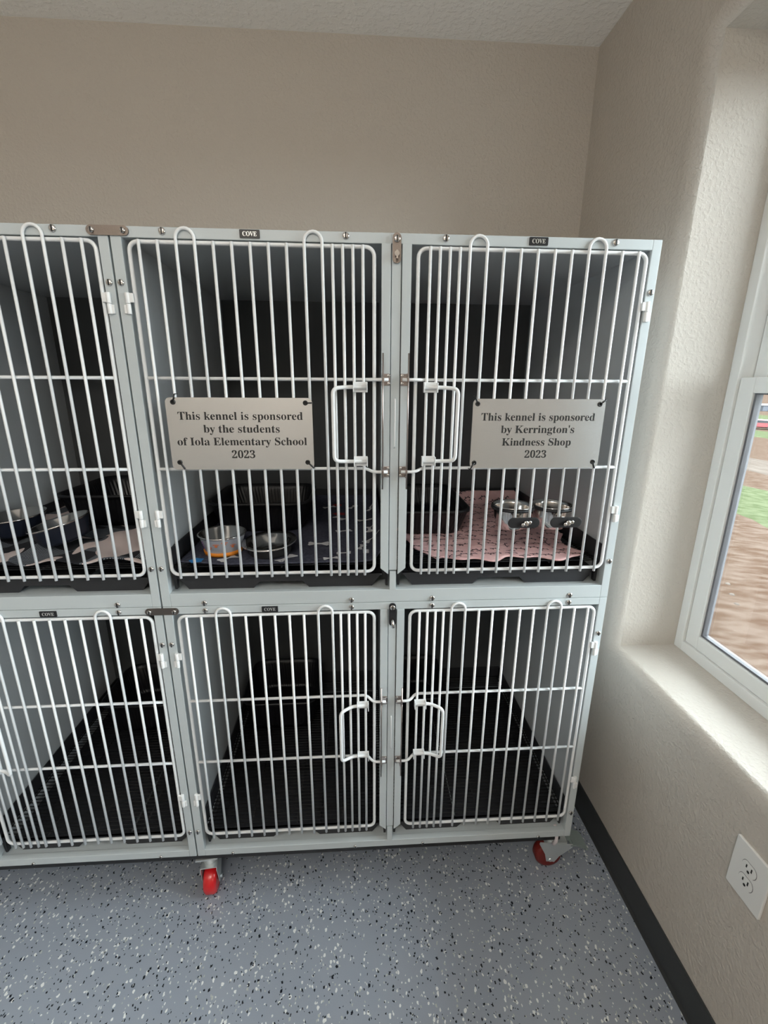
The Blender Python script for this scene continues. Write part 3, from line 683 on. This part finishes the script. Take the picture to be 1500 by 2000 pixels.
# charcoal blanket with bones
pr = []
def bone(x, y, a, s, mi=1):
    ca, sa = math.cos(a), math.sin(a); P_ = []
    for u, v in ((-1, .12), (-1.25, .34), (-1.5, .22), (-1.42, 0), (-1.5, -.22), (-1.25, -.34), (-1, -.12), (1, -.12), (1.25, -.34), (1.5, -.22), (1.42, 0), (1.5, .22), (1.25, .34), (1, .12)):
        u *= s; v *= s*2.3; P_.append((x+u*ca-v*sa, y+u*sa+v*ca))
    pr.append((mi, P_))
def blot(x, y, r, mi): pr.append((mi, [(x+r*math.cos(t*PI/5)*(1+.3*(t % 2)), y+r*math.sin(t*PI/5)*(1+.3*(t % 2))) for t in range(10)]))
for q in ((.163, .068, .9, .019), (.322, .066, .9, .022), (.402, .178, .0, .021), (.445, .060, .2, .014), (.560, .20, .8, .019), (.475, .30, .4, .018), (.53, .14, 1.2, .015), (.455, .44, 2.3, .018), (.545, .42, .3, .018), (.50, .60, 1.0, .017), (.41, .60, .4, .017), (.57, .56, 1.3, .015), (.48, .10, 0, .014), (.06, .36, .9, .015), (.56, .31, 1.5, .018)): bone(*q)
blot(.082, .055, .016, 3); blot(.452, .50, .020, 2); blot(.44, .63, .016, 2); blot(.10, .30, .014, 1)
pr.append((1, [(.535, .088), (.552, .088), (.552, .118), (.535, .118)]))
dark, HD = cloth('bone_print_blanket', .036, .596, .032, .730, ZG_U, .005, 7, [M_FLEECE, M_BONE, M_REDP, M_BLUEP], 'charcoal fleece blanket with pale bone prints in the upper middle kennel', 'blanket', prints=pr, flat=((.202, .435, .162, .152), (.14, .135, .055, .055), (.272, .118, .062, .062)),
      hf=lambda x, y: .045*max(0, (x-.565)/.03)**1.3+.02*math.exp(-((y-.72)/.03)**2), edge=lambda u, v: (0, .02*(1-v)*(2*u-1)**4+.004*math.sin(u*20)*(1-v)))
plb, HL = cloth('plaid_blanket', -.598, -.032, .034, .715, ZG_U, .030, 9, [M_PLAID], 'rumpled black and white plaid blanket in the upper left kennel', 'blanket', edge=lambda u, v: (0, .012*math.sin(u*17)*(1-v)), flat=((-.30, .53, .175, .175),))

def bowl(name, loc, label, profile, inner, material, rim_mat=M_STEEL, extra=None, tilt=(0, 0), group=None):
    r = empty(name, loc, label, 'bowl', group or 'pet bowls'); r.rotation_euler = (tilt[0], tilt[1], 0)
    MB().lathe((0, 0, 0), profile, 48, cap0=True).build('outer_wall', material, r)
    MB().lathe((0, 0, 0), inner, 48, cap1=True).build('steel_liner', rim_mat, r)
    if extra: extra(r)
    return r
def paws(r):
    MB().lathe((0, 0, 0), [(.0455, .0), (.0500, .0), (.0520, .013), (.0475, .013)], 48).build('rubber_base', M_ORANGE, r)
    m = MB(); m.mi = 0
    for a, z, s in ((-92, .040, 1), (-70, .046, 1), (-48, .034, 1), (-112, .030, 1)):
        def pt(da, dz, rr, k=8):
            pts = []
            for t in range(k):
                aa = math.radians(a)+(da+rr*math.cos(t*2*PI/k))/.056; zz = z+dz+rr*math.sin(t*2*PI/k); R_ = .0478+(zz/.062)*.0135+.0006
                pts.append((R_*math.cos(aa), R_*math.sin(aa), zz))
            m.add(pts, [list(range(k))])
        pt(0, 0, .0042)
        for d in (-.006, -.002, .002, .006): pt(d, .0068-abs(d)*.3, .0018)
    m.build('paw_prints', M_PAW, r)
    m = MB()
    for z in (.026, .033, .040, .047):
        a = math.radians(-136); R_ = .0478+z/.062*.0135+.0006; m.add([(R_*math.cos(a+d), R_*math.sin(a+d), z+e) for d, e in ((-.06, 0), (.06, .001), (.05, .004), (-.05, .003))], [(0, 1, 2, 3)])
    m.build('purple_print', M_PURP, r)
pb = bowl('pet_bowl', (.134, .132, ZG_U+HD(.14, .135)+.004), 'grey pet bowl with orange base and paw prints, on the bone-print blanket', [(.046, .001), (.0480, .012), (.0600, .060)],
     [(.0600, .060), (.0640, .062), (.0650, .065), (.0625, .067), (.0590, .064), (.0500, .020), (.040, .012)], M_BOWLW, extra=paws); pb.scale = (1.04, 1.04, .88)
bowl('pet_bowl', (.270, .120, ZG_U+HD(.270, .120)+.0045), 'shallow wide-rimmed steel pet bowl beside the paw-print bowl', [(.056, 0), (.059, .006), (.055, .030)],
     [(.055, .030), (.066, .030), (.075, .031), (.078, .034), (.075, .037), (.060, .036), (.054, .033), (.046, .010), (.02, .007)], M_DKRUB, tilt=(.05, -.04))
nb = ([(.060, .001), (.064, .010), (.078, .052)], [(.078, .052), (.081, .054), (.082, .057), (.079, .058), (.074, .054), (.060, .014), (.045, .010)])
bowl('pet_bowl', (-.330, .185, ZG_U+.030), 'dark blue steel-lined bowl tilted on the plaid blanket, nearer of the two', *nb, M_NAVY, tilt=(.06, -.24))
bowl('pet_bowl', (-.510, .255, ZG_U+.030), 'dark blue steel-lined bowl at the left edge on the plaid blanket', *nb, M_NAVY, tilt=(.05, -.06))
# steel bowls clamped to the door of the right kennel
def clamp_bowl(cx, label):
    zc_ = 1.303
    r = empty('clamped_bowl', (cx, .080, zc_), label, 'bowl', 'steel bowls clamped to the door bars')
    MB().lathe((0, 0, 0), [(.034, -.013), (.042, -.008), (.050, .022), (.0520, .044), (.0520, .052)], 48, cap0=True).build('bowl_body', M_STEEL, r)
    MB().lathe((0, 0, 0), [(.0520, .052), (.0560, .052), (.0575, .0535), (.0560, .055), (.0515, .054), (.049, .045), (.047, .022), (.038, -.006), (.02, -.009)], 48, cap1=True).build('rolled_rim', M_STEEL, r)
    MB().lathe((0, 0, 0), [(.0545, .044), (.0590, .044), (.0590, .051), (.0545, .051)], 40).build('holder_ring', M_BLACK, r)
    MB().box(-.010, .010, -.083, -.058, .026, .034).build('clamp_stem', M_STEEL, r, bevel=.002)
    pts = rrect(-.042, .042, .014, .042, .0139, 8)
    m = MB(); m.prism(pts, -.0935, -.0895); m.build('clamp_plate', M_BLACK, r, bevel=.001)
    m = MB(); m.disc((.004, -.0935, .028), (0, -1, 0), .0075, .006, 12, dome=.003)
    for t in (-1, 1): m.disc((.004+t*.009, -.097, .028+t*.003), (0, -1, 0), .005, .004, 10, dome=.002)
    m.build('wing_nut', M_STEEL, r)
    return r
clamp_bowl(.955, 'steel bowl clamped to the door, left of the pair above the pink blanket')
clamp_bowl(1.068, 'steel bowl clamped to the door, right of the pair above the pink blanket')

# ------------------------------------------------------------------ wall outlet
oc = Vector((XR, -.393, .590)); ol = empty('wall_outlet', oc, 'white double wall outlet below the window sill', 'outlet')
MB().prism([(y, z) for y, z in rrect(-.046, .046, -.0715, .0715, .003, 2)], -.007, 0, 'yz').build('cover_plate', M_OUTLET, ol, bevel=.002)
for dz in (.0195, -.0195):
    c = []
    for t in range(24):
        a = 2*PI*t/24; c.append((.0185*math.cos(a), max(-.0145, min(.0145, .0185*math.sin(a)))+dz))
    MB().prism([(q[0]*1.06, (q[1]-dz)*1.06+dz) for q in c], -.0073, -.0060, 'yz').build('receptacle_gap', M_TRACK, ol)
    rc = MB().prism(c, -.0085, -.0065, 'yz').build('receptacle', M_OUTLET, ol)
    m = MB(); m.box(-.0092, -.0084, -.0080, -.0052, dz-.002, dz+.008); m.box(-.0092, -.0084, .0052, .0080, dz-.001, dz+.007); m.disc((-.0084, 0, dz-.0080), (-1, 0, 0), .0033, .0008, 10)
    m.build('slots', M_SLOT, rc)
MB().disc((-.007, 0, 0), (-1, 0, 0), .003, .001, 10, dome=.001).build('cover_screw', M_OUTLET, ol)
